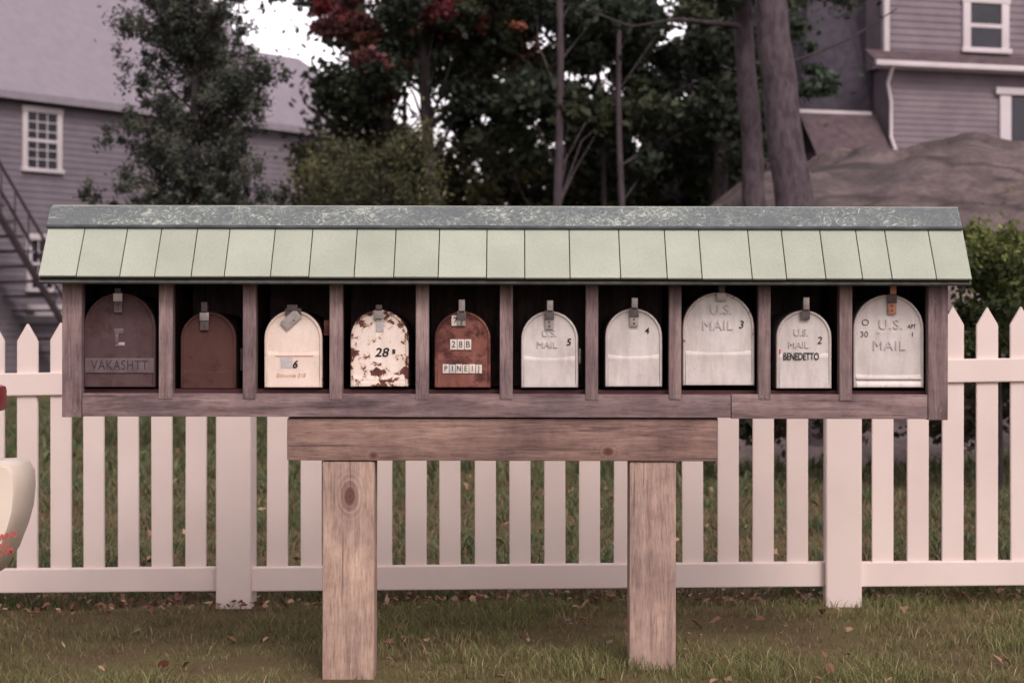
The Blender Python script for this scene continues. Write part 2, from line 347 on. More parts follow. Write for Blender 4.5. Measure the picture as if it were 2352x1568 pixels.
yb=.52; zb=Z(640,6.14)+.0
def slab(name,p0,p1,th,x0,x1,mat,bev=0):
    a=Vector((0,*p0)); b=Vector((0,*p1)); s=(b-a).normalized(); n=Vector((0,-s.z,s.y)) 
    Vv=[]
    for q in (a-n*th,b-n*th,b,a):
        for xx in (x0,x1): Vv.append((xx,q.y,q.z))
    o=poly(name,Vv,[(0,1,3,2),(2,3,5,4),(4,5,7,6),(6,7,1,0),(0,2,4,6),(1,7,5,3)],mat,sh)
    if bev: bb=o.modifiers.new('b','BEVEL'); bb.width=bev
    return o
slab('roof_deck_front',(ye+.004,ze-.001),(yr,zr-.012),.012,rl+.004,rr-.004,m_joint)
slab('drip_edge',(ye+.003,ze-.0135),(ye+.013,ze-.0023),.006,rl,rr,m_deck)
slab('roof_back',(yr,zr-.004),(yb,zb+.04),-.014,rl,rr,m_tile)
for nm,xx in (('gable_left',xl+.004),('gable_right',xr-.018)):
    Vv=[];pr=[(.0,Z(640,D0)),(.478,Z(640,D0)),(.478,zb+.05),(yr,zr-.03),(.0,Z(600,D0)-.0)]
    for q in pr: Vv.append((xx,q[0],q[1]))
    for q in pr: Vv.append((xx+.014,q[0],q[1]))
    n=5; poly(nm,Vv,[tuple(range(5)),tuple(range(9,4,-1))]+[(i,(i+1)%5,5+(i+1)%5,5+i) for i in range(5)],m_cabv,sh)
def cap(name,xa,xb,seed):
    n=60; random.seed(seed); Vv=[];Fc=[]
    pr=[(0.0,.010),(0.0,.019),(.35,.020),(.8,.019),(1.0,.012)]
    base=Vector((0,yc,zc)); L=Vector((0,yr-yc,zr-zc))
    for i in range(n+1):
        x=xa+(xb-xa)*i/n; w=math.sin(x*7+seed)*.0008+random.uniform(-.0006,.0006)
        for f,h in pr: 
            p=base+L*f+nrm*(h-.002); Vv.append((x,p.y,p.z+(w if f<.5 else w*.4)))
        Vv.append((x,yr+.02,zr+.001)); Vv.append((x,yr+.09,zr-.035))
    m=7
    for i in range(n):
        for k in range(m-1): Fc.append((i*m+k,(i+1)*m+k,(i+1)*m+k+1,i*m+k+1))
    return poly(name,Vv,Fc,m_cap,sh,50)
cl,cr=X(109,6.27),X(2207,6.27)
cap('ridge_cap_1',cl,X(268,6.27),1); cap('ridge_cap_2',X(266,6.27),cr,2)
tube('ridge_cap_hem',[(cl-.001,yc-.013,zc+.007),(0,yc-.013,zc+.0062),(cr+.001,yc-.013,zc+.007)],[.0052]*3,m_capedge,sh,8)
box('beam',X(660,6.235),X(1648,6.235),.012,.15,Z(1058,6.232),Z(961.5,6.232),m_beam,sh,.004)
box('post_left',X(742,6.24),X(861,6.24),.018,.155,-.3,Z(1059.5,6.24),m_post,sh,.005)
box('post_right',X(1447,6.24),X(1554,6.24),.020,.15,-.3,Z(1059.5,6.24),m_post2,sh,.005)
for nm,u in (('rear_arm_left',800),('rear_arm_right',1500)): box(nm,X(u-35,6.24),X(u+35,6.24),.152,.44,Z(1010,6.24),Z(962,6.24),m_beam,sh,.003)
sh.rotation_euler[1]=math.radians(.13)
for u,v in ((375,908),(388,909),(568,908),(768,910),(778,910),(1160,909),(1548,909),(1556,910),(1750,910),(1760,911),(1938,911),(1948,911),(158,905),(172,945),(2150,660),(2146,690),(2160,940),(2150,955)):
    tube('nail',[(X(u,D0),-.006,Z(v,D0)),(X(u,D0),.0,Z(v,D0))],[.0014,.0014],m_tin,sh,6)
# ---------------------------------------------------------------- mailboxes
dm=6.25
def prof(w,h,t,nz=6,na=22):
    hw=w/2-t; zb_=t; pts=[]; zs=max(h-w/2,zb_+.01)
    r=hw; 
    for i in range(nz): pts.append((-hw,zb_+(zs-zb_)*i/nz))
    for i in range(na+1):
        a=math.pi-math.pi*i/na; pts.append((r*math.cos(a),zs+r*math.sin(a)))
    for i in range(nz-1,-1,-1): pts.append((hw,zb_+(zs-zb_)*i/nz))
    nb=6
    for i in range(1,nb): pts.append((hw-2*hw*i/nb,zb_))
    return pts
def mailbox(u0,u1,vt,vb,mat,latch=None,lu=None,lv0=690,lv1=765,body=None,crease=.34,tilt=0,dy=0):
    w=X(u1,dm)-X(u0,dm); h=Z(vt,dm)-Z(vb,dm); cx=(X(u0,dm)+X(u1,dm))/2; bz=Z(vb,dm)
    e=grp('mailbox',(cx,.03+dy,bz),0,True)
    rings=[(0,.016,1),(0,.002,1),(.002,0,1),(.005,-.0012,.9),(.0075,.0,.8),(.009,.0035,.75),(.014,.0038,.6),(.022,.0034,.4),(w*.25,.0028,.15),(w*.4,.0024,0)]
    Vv=[];Fc=[];ed=[]; n=None
    for t,y,eg in rings:
        p=prof(w,h,t)
        n=len(p)
        for (a,b) in p: Vv.append((a,y,b)); ed.append(eg)
    for r in range(len(rings)-1):
        for i in range(n): Fc.append((r*n+i,r*n+(i+1)%n,(r+1)*n+(i+1)%n,(r+1)*n+i))
    Fc.append(tuple((len(rings)-1)*n+i for i in range(n)))
    k=len(Vv); hw=w/2-.009; zc_=h*crease; 
    lp=[(-hw,.0036,zc_+.012),(hw,.0036,zc_+.012),(-hw,.0016,zc_+.003),(hw,.0016,zc_+.003),(-hw,.0010,zc_-.003),(hw,.0010,zc_-.003),(-hw,.0014,zc_-.008),(hw,.0014,zc_-.008),(-hw,-.0035,.012),(hw,-.0035,.012),(-hw,-.0035,.002),(hw,-.0035,.002),(-hw,.004,.001),(hw,.004,.001)]
    Vv+=lp; ed+=[.2]*4+[.7]*4+[.3]*2+[.9]*4
    for i in range(0,12,2): Fc.append((k+i,k+i+1,k+i+3,k+i+2))
    me=bpy.data.meshes.new('door'); me.from_pydata(Vv,[],Fc); me.update()
    at=me.attributes.new('edge','FLOAT','POINT'); at.data.foreach_set('value',ed)
    o=finish('door',me,mat,e,50)
    bm=bmesh.new(); bm.from_mesh(me); bmesh.ops.recalc_face_normals(bm,faces=bm.faces); bm.to_mesh(me); bm.free()
    p=prof(w-.004,h-.003,0); Vv=[];Fc=[]; n=len(p); ys=[.008,.012,.2,.42]
    for y in ys:
        for a,b in p: Vv.append((a,y,b))
    for r in range(3):
        for i in range(n): Fc.append((r*n+i,r*n+(i+1)%n,(r+1)*n+(i+1)%n,(r+1)*n+i))
    Fc.append(tuple(3*n+i for i in range(n)))
    poly('body',Vv,Fc,body or mat,e,50)
    if latch:
        lx=(X(lu,dm)-cx); z0=Z(lv1,dm)-bz; z1=Z(lv0,dm)-bz
        zt=h-.004
        l1=box('latch_strap',-.0125,.0125,-.0075,-.0035,z0-zt,.004,latch,e,.0012); l1.location=(lx,0,zt); l1.rotation_euler[1]=tilt
        box('latch_bend',lx-.0135,lx+.0135,-.0115,-.0078,zt-.022,zt+.002,m_tindark if latch!=m_tindark else m_tin,e,.001)
        box('latch_tab',lx-.008,lx+.010,-.016,.02,zt+.003,z1-.008,m_tindark,e,.001)
        box('latch_handle',lx-.0075,lx+.0105,-.020,-.0165,zt+.005,z1,latch,e,.0012)
        for q in (.35,.8):
            zz=z0+(zt-.02-z0)*q*.9
            tube('rivet',[(lx,-.0105,zz),(lx,-.007,zz)],[.0022,.0032],m_tindark,e,10)
    e['cx']=cx; e['bz']=bz; return e,w,h
def mt(e,name,s,u,v,cap_px,mat,**k):
    return txt(name,s,X(u,dm)-e['cx'],k.pop('y',-.0005),Z(v,dm)-e['bz'],cap_px*dm/F,mat,e,**k)
def mbx(e,name,u0,u1,v0,v1,mat,y=-.001,rot=0,th=.002,bev=.0004):
    cxx=(X(u0,dm)+X(u1,dm))/2-e['cx']; czz=(Z(v0,dm)+Z(v1,dm))/2-e['bz']; hw=(u1-u0)/2*dm/F; hh=(v1-v0)/2*dm/F
    o=box(name,-hw,hw,-th/2,th/2,-hh,hh,mat,e,bev); o.location=(cxx,y,czz); o.rotation_euler[1]=rot; return o
def usmail(e,u1,v1,u2,v2,c,mat,sp=1.0):
    for nm,s,u,v in (('embossed_us','U.S.',u1,v1),('embossed_mail','MAIL',u2,v2)):
        mt(e,nm,s,u,v,c,mat,bold=0,ext=.0026,bev=0,y=.0010,space=sp)
# 1
e,w,h=mailbox(192,357,672,889,m_rustgray,m_tindark,272,662,718,crease=.16)
mbx(e,'name_plate',196,354,822,856,m_plate,y=-.0015); mt(e,'name_letters','VAKASHTT',275,839,22,m_platelet,y=-.003,sx=.80,bold=.0003,space=1.12)
mbx(e,'flag_bracket',262,284,754,766,m_tindark,y=.002); mbx(e,'flag_bracket_arm',264,272,766,792,m_tindark,y=.001); mbx(e,'flag_bracket_foot',264,286,786,794,m_tin,y=.0015)
# 2
e,w,h=mailbox(412,540,716,893,m_rustdark,m_tindark,468,693,758,crease=.2,dy=.02)
mbx(e,'flag_arm',545,556,800,852,m_tindark,y=.05)
# 3
e,w,h=mailbox(607,740,712,890,m_cream,None,crease=.42,body=m_rustred)
mbx(e,'latch_strap',646,692,722,746,m_tin,y=-.006,rot=math.radians(-42),th=.003); mbx(e,'latch_tab',660,684,700,714,m_tindark,y=-.008); mbx(e,'latch_hood',655,692,708,724,m_tindark,y=.001,th=.012)
tube('rivet',[(X(676,dm)-e['cx'],-.0095,Z(736,dm)-e['bz']),(X(676,dm)-e['cx'],-.006,Z(736,dm)-e['bz'])],[.002,.003],m_tindark,e,8)
mbx(e,'label_patch',645,672,820,846,m_gpatch,y=-.0005); mt(e,'number','6',677,837,18,m_black,shear=.25,bold=.0006,y=-.0030)
mt(e,'name','Edmunds 218',668,862,9,m_redfade,shear=.2,y=-.0035); mbx(e,'frame_line',632,720,816,818,m_redfade,y=-.0004,bev=0,th=.001)
mbx(e,'side_flag',742,754,735,770,m_rustred,y=.03)
# 4
e,w,h=mailbox(805,938,711,888,m_rustwhite,m_tindark,870,700,712,crease=.1)
mbx(e,'latch_plate',863,881,724,762,m_gpatch,y=.0015); mt(e,'number','28',876,810,21,m_black,shear=.2,bold=.0006,sx=1.1,y=.001); mbx(e,'dot',901,908,802,812,m_rustdark,y=0.001)
# 5
e,w,h=mailbox(998,1127,715,890,m_rustred,m_tin,1060,688,748,crease=.36)
mbx(e,'tag',1037,1054,724,748,m_label,y=-.001); mt(e,'tag_number','7',1046,736,14,m_black,y=-.0025)
for i,c in enumerate('28B'):
    mbx(e,'number_tile_%d'%i,1034+i*16.5,1049.5+i*16.5,779,803,m_label,y=-.001); mt(e,'number_%d'%i,c,1041.7+i*16.5,791,15,m_black,y=-.0024,bold=0,sx=.9)
for i,c in enumerate('PINEIJ'):
    mbx(e,'letter_tile_%d'%i,1017+i*15.2,1031+i*15.2,836+(i%2),857,m_label if i not in (1,) else m_gpatch,y=-.0035); mt(e,'letter_%d'%i,c,1024+i*15.2,846.5,13,m_black,y=-.005,bold=.0002,sx=.8)
# 6
e,w,h=mailbox(1197,1328,714,890,m_silver,m_tin,1262,690,756,crease=.36)
usmail(e,1262,766,1256,792,16,m_emb); mt(e,'number','5',1306,786,16,m_black,shear=.15,bold=.0004,y=.001)
mbx(e,'flag_arm',1330,1335,800,835,m_tin,y=.04)
# 7
e,w,h=mailbox(1390,1521,708,888,m_silver,m_tin,1456,684,750,crease=.36); mt(e,'number','4',1486,760,15,m_black,shear=.1,bold=.0003,y=.001)
# 8
e,w,h=mailbox(1568,1733,671,885,m_silver,m_tindark,1656,650,690,crease=.33)
usmail(e,1656,712,1648,748,23,m_emb,1.05); mt(e,'number','3',1702,746,18,m_black,shear=.2,bold=.0001,y=.001)
# 9
e,w,h=mailbox(1783,1910,712,892,m_silver,m_tin,1849,683,735,crease=.40)
usmail(e,1840,764,1834,792,16,m_emb); mt(e,'number','2',1882,782,17,m_black,shear=.2,y=-.0002); mt(e,'name','BENEDETTO',1840,819,17,m_black,sx=.66,bold=.0004,rot=0,y=-.0020,space=.95)
mbx(e,'red_mark',1789,1793,802,812,m_redink,y=.001)
# 10
e,w,h=mailbox(1960,2122,676,890,m_silver,m_copper,2048,652,722,crease=.1)
usmail(e,2046,746,2042,794,23,m_emb,1.15); mt(e,'apt','APT',2094,750,10,m_black,shear=.1,sx=.8,y=.001); mt(e,'apt_number','1',2096,768,10,m_black,y=.001)
mt(e,'number_ring','O',1988,741,15,m_faint,sx=1.1,y=.001); mt(e,'number','30',1985,768,14,m_faint,y=.001)
mbx(e,'crease_strip',1966,2116,866,871,m_silver,y=-.003,th=.004,bev=.001)
# ---------------------------------------------------------------- rock ledge
def crest(x): return np.interp(x,[.6,1.2,1.77,2.25,2.67,3.1,3.9,5.0,9,14],[0,.9,2.1,2.42,2.58,2.72,2.78,2.84,2.9,2.6])
def sm(t): t=np.clip(t,0,1); return t*t*(3-2*t)
def rockz(x,d):
    xe=x*21/np.maximum(d,15)
    f=sm((d-14.6)/(6.0)); z=crest(xe)*f+ np.clip(d-21,0,30)*.072*sm((xe-.8)/1.5)
    n=.09*np.sin(x*1.9+d*.9)+.05*np.sin(x*4.1-d*1.7)+.13*sm(4*(np.sin(x*1.3+d*1.5+np.sin(d*.7))))-.10*sm(1-8*np.abs(np.sin(x*.8-d*.55)))
    n+=.03*np.sin(x*7.3+d*3.1+np.sin(x*3))*np.sin(d*6.1-x*2.2)
    z+=n*f*np.clip((30-d)/9,.2,1)
    return z-.15
rx=np.linspace(.4,14,260); rd=np.linspace(13.2,44,260); RX,RD=np.meshgrid(rx,rd)
V=np.stack([RX,RD-D0,rockz(RX,RD)],-1).reshape(-1,3); idx=np.arange(260*260).reshape(260,260)
Fc=np.stack([idx[:-1,:-1],idx[:-1,1:],idx[1:,1:],idx[1:,:-1]],-1).reshape(-1,4)
def rockmat():
    t=NT('granite'); v=t.coord((1,1,1),False); vs=t.coord((.5,.7,2.2),False)
    b=t.ramp(t.noise(vs,.9,6,.6,.5),[(.34,L4((82,72,74))),(.5,L4((108,95,95))),(.66,L4((130,116,112)))])
    b=t.mix(.8,b,t.ramp(t.noise(v,2.2,7,.7),[(.38,(.58,.55,.56,1)),(.56,(1.05,1.05,1.05,1))]),'MULTIPLY')
    b=t.mix(.7,b,t.ramp(t.noise(v,16,6,.7),[(.38,(.66,.63,.64,1)),(.56,(1.05,1.05,1.05,1))]),'MULTIPLY')
    vo=t.N('ShaderNodeTexVoronoi',feature='DISTANCE_TO_EDGE'); vo.inputs['Scale'].default_value=.38
    wv=t.N('ShaderNodeVectorMath',operation='ADD'); nn=t.N('ShaderNodeTexNoise'); nn.inputs['Scale'].default_value=1.4; t.l(vs,nn.inputs['Vector']); t.l(vs,wv.inputs[0]); t.l(nn.outputs['Color'],wv.inputs[1]); t.l(wv.outputs[0],vo.inputs['Vector'])
    b=t.mix(t.ramp(vo.outputs['Distance'],[(.0,(.75,.75,.75,1)),(.018,(0,0,0,1))]),b,L4((54,44,46)))
    t.base(b); t.b.inputs['Roughness'].default_value=.95; t.bump(t.noise(v,2.2,9,.62),.8,.18); return t.m
o=npmesh('rock_ledge',V,Fc,rockmat()); o.data.shade_smooth()
# ---------------------------------------------------------------- foliage
def leaves(name,cen,size,cols,parent,flat=.0,asp=.6):
    n=len(cen); a=rng.normal(size=(n,3)); a/=np.linalg.norm(a,axis=1)[:,None]
    b=rng.normal(size=(n,3)); b[:,2]+=flat; b-=a*(a*b).sum(1)[:,None]; b/=np.linalg.norm(b,axis=1)[:,None]
    s=(size*rng.uniform(.6,1.4,n))[:,None]; 
    V=np.stack([cen-a*s,cen+b*s*asp+a*s*.1,cen+a*s,cen-b*s*asp+a*s*.1],1).reshape(-1,3)
    return npmesh(name,V,np.arange(4*n).reshape(-1,4),m_leaf,parent,np.repeat(cols,4,0))
def clump_pts(C,R,n,sq=.75,loose=.3):
    m=len(C); sc=rng.uniform(.6,1.3,(m,3)); sc=np.repeat(sc,n,0)
    C=np.repeat(C,n,0); R=np.repeat(R,n)[:,None]; d=rng.normal(size=C.shape); d/=np.linalg.norm(d,axis=1)[:,None]
    r=rng.random(len(C))[:,None]**.55; lo=rng.random(len(C))[:,None]<loose; r=np.where(lo,np.abs(rng.normal(0,.9,r.shape)),r)
    p=d*r*sc; p[:,2]*=sq; return C+p*R, np.clip(p[:,2],-1,1), r[:,0]
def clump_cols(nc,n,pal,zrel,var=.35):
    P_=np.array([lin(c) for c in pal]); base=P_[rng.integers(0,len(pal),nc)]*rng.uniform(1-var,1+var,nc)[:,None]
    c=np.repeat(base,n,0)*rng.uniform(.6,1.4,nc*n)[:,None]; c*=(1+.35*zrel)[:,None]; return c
m_bark=M('bark',(50,44,46),(72,64,68),5,stretch=(3,3,.8),rough=.95,bump=.8,bd=.03,detail=8)
m_barkl=M('bark_light',(62,54,58),(84,74,80),5,stretch=(3,3,.9),rough=.95,bump=.9,bd=.03,detail=9)
m_barko=M('oak_bark',(66,57,62),(90,80,86),9,stretch=(2.0,2.0,.9),rough=.95,bump=.8,bd=.02,detail=10,lo=.38,hi=.62)
gaps=[(728,118,48,32),(690,55,25,45),(945,235,28,38),(965,298,22,20),(1075,385,18,8),(1540,75,10,12),(1480,330,8,8),(1870,170,34,75),(1880,60,26,40),(1740,50,10,30),(600,60,22,22),(1395,190,8,8),(1550,430,8,12)]
def region(n,u0,u1,v0,v1,d0,d1,r0,r1,usegaps=True):
    out=[]; rs=[]; 
    while len(out)<n:
        u,v,d=random.uniform(u0,u1),random.uniform(v0,v1),random.uniform(d0,d1); r=random.uniform(r0,r1)
        if usegaps:
            rp=r*F/d*.72
            if any(((u-g[0])/(g[2]+rp))**2+((v-g[1])/(g[3]+rp*.75))**2<1 for g in gaps): continue
        out.append(P(u,v,d)); rs.append(r)
    return np.array([tuple(p) for p in out]),np.array(rs)
DG=[(46,54,43),(56,64,49),(40,48,40),(66,72,54)]
def tree(name,base,top,rb,rt,regs,pal,lsize,nl,limbs=10,bark=m_bark,bend=.1):
    b=Vector(base); t=Vector(top); g=grp(name,tuple(b))
    n=15; pts=[]; ph=random.uniform(0,6)
    for i in range(n):
        f=i/(n-1); p=b.lerp(t,f); p.x+=bend*math.sin(f*4+ph)-bend*math.sin(ph)+random.gauss(0,rb*.08); pts.append(p)
    tube('trunk',pts,[rb*(1.25 if i==0 else 1)*(1-i/(n-1))+rt*i/(n-1) for i in range(n)],bark,g,16,.07)
    Cs=[];cols=[];pts_all=[]
    for (rg,pl) in regs:
        C,R=rg; p,zr_,rr_=clump_pts(C,R,nl); pts_all.append(p); cols.append(clump_cols(len(C),nl,pl or pal,zr_)); Cs.append(C)
    if Cs:
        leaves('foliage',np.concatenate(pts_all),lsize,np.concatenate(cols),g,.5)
        allc=np.concatenate(Cs)
        for i in range(min(limbs,len(allc))):
            c=Vector(allc[random.randrange(len(allc))]); f=min(max((c.z-b.z)/(t.z-b.z)-.15,.2),.95); s=pts[int(f*(n-1))]
            mid=(s+c)/2+Vector((random.uniform(-.15,.15),0,random.uniform(-.05,.25))); r=rb*.2
            tube('limb_%d'%i,[s,mid,c],[r,r*.6,r*.2],bark,g,6)
    return g
G=lambda u,d,z=-.1:(X(u,d),d-D0,z)
RED=[(108,46,54),(92,42,48),(120,58,60),(80,48,48)]; RG=RED[1:]+DG+[(92,60,50),(106,70,56)]
tree('maple_tree',G(1040,24),tuple(P(1000,-200,24)),.10,.04,[(region(18,690,860,-60,70,23,25,.10,.24),RED),(region(16,810,960,90,165,23,25,.08,.18),RG),(region(24,940,1110,-40,60,23,25,.10,.24),RG),(region(12,1000,1110,-10,50,23,25,.08,.18),RED),(region(7,1110,1200,60,120,23,25,.06,.12),[(120,74,58),(108,66,54)]),(region(40,820,1200,-60,230,23.5,25.5,.16,.32),DG+[(84,58,46)])],DG,.040,260,14)
tree('deciduous_tree',G(875,27),tuple(P(868,-220,27)),.075,.03,[(region(66,740,1150,-90,290,26,30,.22,.45),None),(region(16,480,760,-90,40,27,30,.2,.36),None)],DG,.05,300,14)
tree('deciduous_tree',G(1290,23),tuple(P(1235,-200,23)),.06,.03,[(region(78,1100,1450,-90,380,23,28,.22,.42),None)],DG,.052,280,10,bark=m_barkl)
tree('deciduous_tree',G(1440,24),tuple(P(1468,-220,24)),.045,.025,[(region(76,1400,1730,-90,380,24,29,.22,.42),None)],DG,.052,280,10,bark=m_barkl)
tree('deciduous_tree',G(1595,26),tuple(P(1655,-220,26)),.12,.08,[(region(38,1430,1730,40,470,27,31,.22,.38),None)],DG,.052,250,8)
tree('deciduous_tree',G(1380,25),tuple(P(1330,-200,25)),.04,.02,[(region(26,1150,1500,-60,300,27,30,.26,.40),None)],DG,.052,270,4,bark=m_bark)
UG=[(54,56,44),(66,66,48),(48,52,42),(76,74,52)]
g=grp('undergrowth',(0,22,0))
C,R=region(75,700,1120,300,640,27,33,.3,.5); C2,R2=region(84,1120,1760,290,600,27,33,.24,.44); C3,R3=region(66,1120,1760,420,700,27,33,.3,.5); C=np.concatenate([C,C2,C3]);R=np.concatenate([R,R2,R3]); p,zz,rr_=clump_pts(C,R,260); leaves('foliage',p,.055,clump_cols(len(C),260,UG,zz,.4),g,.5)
g=grp('juniper_shrub',tuple(P(780,755,22)))
C,R=region(70,705,1000,330,700,21,24,.14,.30,False); p,zz,rr_=clump_pts(C,R,300,1.1); leaves('foliage',p,.032,clump_cols(len(C),300,[(76,78,54),(86,86,60),(66,68,50)],zz,.35),g,.2,.35)
tube('stem',[G(800,22.5),tuple(P(790,400,22.5))],[.06,.02],m_bark,g,8)
g=grp('birch_tree',G(920,30)); tube('trunk',[G(920,30),tuple(P(930,200,30))],[.07,.03],m_barkl,g,8)
C,R=region(22,865,950,255,420,29,31,.18,.32); p,zz,rr_=clump_pts(C,R,260,1.1); leaves('foliage',p,.04,clump_cols(len(C),260,[(104,104,74),(118,114,84)],zz,.2),g,.3)
g=tree('oak_tree',(X(1888,16),16-D0,.1),tuple(P(1748,-160,16)),.185,.105,[(region(14,1640,1990,-190,-30,16,20,.25,.4,False),None)],DG,.05,260,3,bark=m_barko,bend=.0)
tube('limb_long',[P(1700,60,17),P(1560,45,17.3),P(1450,62,17.6),P(1340,20,18)],[.022,.016,.012,.006],m_bark,g,6)
tube('twig',[P(1800,150,16.5),P(1880,120,16.5),P(1960,85,17),P(2060,20,17)],[.016,.012,.008,.004],m_bark,g,6)
g=tree('oak_tree',(X(1758,19),19-D0,.9),tuple(P(1692,-160,19)),.12,.075,[(region(12,1800,1960,-80,70,26,30,.2,.36),[(66,78,62),(78,90,72)]),(region(8,1820,1930,50,240,27,30,.08,.18,False),[(74,88,72)]),(region(14,1690,1790,-40,260,27,29,.16,.26),None),(region(9,1960,2230,-60,10,33,36,.2,.35,False),[(66,78,62)])],DG,.045,200,3,bark=m_barko,bend=.0)
# left cedar
g=grp('cedar_tree',G(450,18)); tube('trunk',[G(455,18),tuple(P(450,300,18)),tuple(P(440,-150,18))],[.08,.045,.02],m_bark,g,10)
def prof_l(v): return np.interp(v,[-200,0,60,120,180,250,320,400,480,620],[330,270,255,272,255,285,262,262,245,270])
def prof_r(v): return np.interp(v,[-200,0,60,120,180,250,320,400,480,620],[500,560,590,600,635,618,632,645,655,640])
Cc=[];Rc=[]
for i in range(130):
    v=random.uniform(-190,640); side=random.choice((-1,1)); l,r=prof_l(v),prof_r(v); cc=(l+r)/2
    tipu=cc+side*(r-l)/2*random.uniform(.15,1.06); d=18+random.uniform(-.7,.7)
    s=P(450,v+90+random.uniform(0,50),18); e_=P(tipu,v,d); mid=s.lerp(e_,.55)-Vector((0,0,.06))
    if i<44: tube('limb_%d'%i,[s,mid,e_],[.014,.009,.003],m_bark,g,5)
    nseg=9
    for k in range(nseg):
        f=.2+.83*k/(nseg-1); p=(s.lerp(mid,f/.55) if f<.55 else mid.lerp(e_,(f-.55)/.45))
        p=p+Vector((random.gauss(0,.05),random.gauss(0,.09),random.gauss(0.02,.05))); Cc.append(tuple(p)); Rc.append(random.uniform(.04,.11))
for p in ((205,425),(190,450),(215,460),(225,450),(200,438)): Cc.append(tuple(P(p[0],p[1],17.8))); Rc.append(.06)
Cc=np.array(Cc);Rc=np.array(Rc); p,zz,rr_=clump_pts(Cc,Rc,80,1.2)
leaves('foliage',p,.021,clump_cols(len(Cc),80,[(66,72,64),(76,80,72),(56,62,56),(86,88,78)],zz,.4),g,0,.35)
# shrub right
g=grp('boxwood_shrub',tuple(P(2300,755,12)))
C,R=region(60,2200,2560,560,800,11.6,13,.10,.22,False)
C2,R2=region(18,2210,2560,530,600,12,13,.08,.15,False); C=np.concatenate([C,C2]);R=np.concatenate([R,R2])
p,zz,rr_=clump_pts(C,R,240); leaves('foliage',p,.020,clump_cols(len(C),240,[(74,84,46),(90,98,54),(60,70,42)],zz,.35),g,.5)
for i in range(5): tube('stem_%d'%i,[(X(2250+i*50,12.3),12.3-D0,-.05),P(2240+i*55,640,12.3)],[.015,.006],m_bark,g,6)
g=grp('ground_cover_plants',tuple(P(2000,900,14)))
C,R=region(120,1480,2700,770,1000,13.2,14.8,.12,.26,False); p,zz,rr_=clump_pts(C,R,170); leaves('foliage',p,.03,clump_cols(len(C),170,[(66,72,50),(76,82,56),(58,62,46),(86,76,62)],zz,.35),g,.6)
# distant tree mass
C=[];R=[]
for i in range(480):
    x=random.uniform(-38,38); y=50+random.uniform(-5,8); top=6.3+1.0*math.sin(x*.9)+.7*math.sin(x*2.3+1)
    if -14<x<-3: top-=1.0
    if -1<x<6.5: top=4.0
    C.append((x,y,random.uniform(.2,max(top,1.5)))); R.append(random.uniform(.6,1.3))
C=np.array(C);R=np.array(R); p,zz,rr_=clump_pts(C,R,170); leaves('distant_trees',p,.15,clump_cols(len(C),170,[(60,66,54),(72,76,60),(82,80,62),(52,58,50)],zz,.3),None,.5)
# ---------------------------------------------------------------- houses
def clap(name,x0,x1,z0,z1,mat,parent,pitch=.11,y=0,thick=.016):
    Vv=[];Fc=[]; z=z0
    while z<z1-1e-4:
        zt=min(z+pitch,z1); k=len(Vv)
        Vv+=[(x0,y-thick,z),(x1,y-thick,z),(x1,y-.002,zt),(x0,y-.002,zt),(x0,y,z),(x1,y,z)]
        Fc+=[(k,k+1,k+2,k+3),(k+4,k+5,k+1,k)]; z=zt
    return poly(name,Vv,Fc,mat,parent)
m_side=M('grey_clapboard',(114,107,115),(124,117,125),2.5,rough=.8,bump=.05)
m_side2=M('grey_clapboard_right',(116,106,114),(130,120,126),2.5,rough=.8,bump=.05)
m_shin=M('grey_asphalt_shingle',(136,129,138),(146,139,148),5,detail=10,rough=.9,bump=.1,bd=.02,lo=.3,hi=.7)
m_shind=M('dark_shingle',(66,62,72),(82,76,86),9,detail=10,rough=.9,bump=.3,bd=.02)
m_shinb=M('brown_shingle',(80,68,74),(100,86,90),9,detail=10,rough=.9,bump=.3,bd=.02)
m_trim=M('white_trim',(196,188,192),(206,198,202),3,rough=.6,bump=.02)
m_glass=M('window_glass',(28,30,38),(44,46,56),2,rough=.12,bump=0,spec=.6)
def window(nm,x0,x1,z0,z1,par,cols=3,rows=6,tw=.11,y=0):
    box(nm+'_glass',x0+.01,x1-.01,y-.03,y-.022,z0+.01,z1-.01,m_glass,par,0)
    box(nm+'_trim_left',x0-tw,x0,y-.06,y-.018,z0,z1,m_trim,par,.004); box(nm+'_trim_right',x1,x1+tw,y-.06,y-.018,z0,z1,m_trim,par,.004)
    box(nm+'_trim_top',x0-tw-.02,x1+tw+.02,y-.065,y-.018,z1,z1+tw,m_trim,par,.004); box(nm+'_sill',x0-tw-.03,x1+tw+.03,y-.09,y-.018,z0-.07,z0,m_trim,par,.004)
    for i in range(1,cols): xx=x0+(x1-x0)*i/cols; box(nm+'_muntin_v%d'%i,xx-.010,xx+.010,y-.04,y-.031,z0,z1,m_trim,par,0)
    for i in range(1,rows):
        zz=z0+(z1-z0)*i/rows; hh=.028 if i*2==rows else .009; box(nm+'_muntin_h%d'%i,x0,x1,y-(.046 if hh>.02 else .043),y-.0305,zz-hh,zz+hh,m_trim,par,0)
A=Vector((X(0,38),38-D0,0)); ang=math.atan2(.833,.553)
lh=grp('grey_house',tuple(A),ang,True); ZE=5.52
def lbox(n,x0,x1,y0,y1,z0,z1,m,b=0): return box(n,x0,x1,y0,y1,z0,z1,m,lh,b)
lbox('wall_core',-9,12.08,.01,8,-.2,5.15,m_side); lbox('wall_core_upper',-9,7.98,.012,7.9,5.152,ZE-.1,m_side)
clap('siding',-9,12.1,-.1,5.16,m_side,lh,.12); clap('siding_upper',-9,8.0,5.16,ZE-.1,m_side,lh,.12)
poly('end_siding',[(12.1,0,-.2),(12.1,2.9,-.2),(12.1,2.9,5.2),(12.1,0,5.2)],[(0,1,2,3)],m_side,lh)
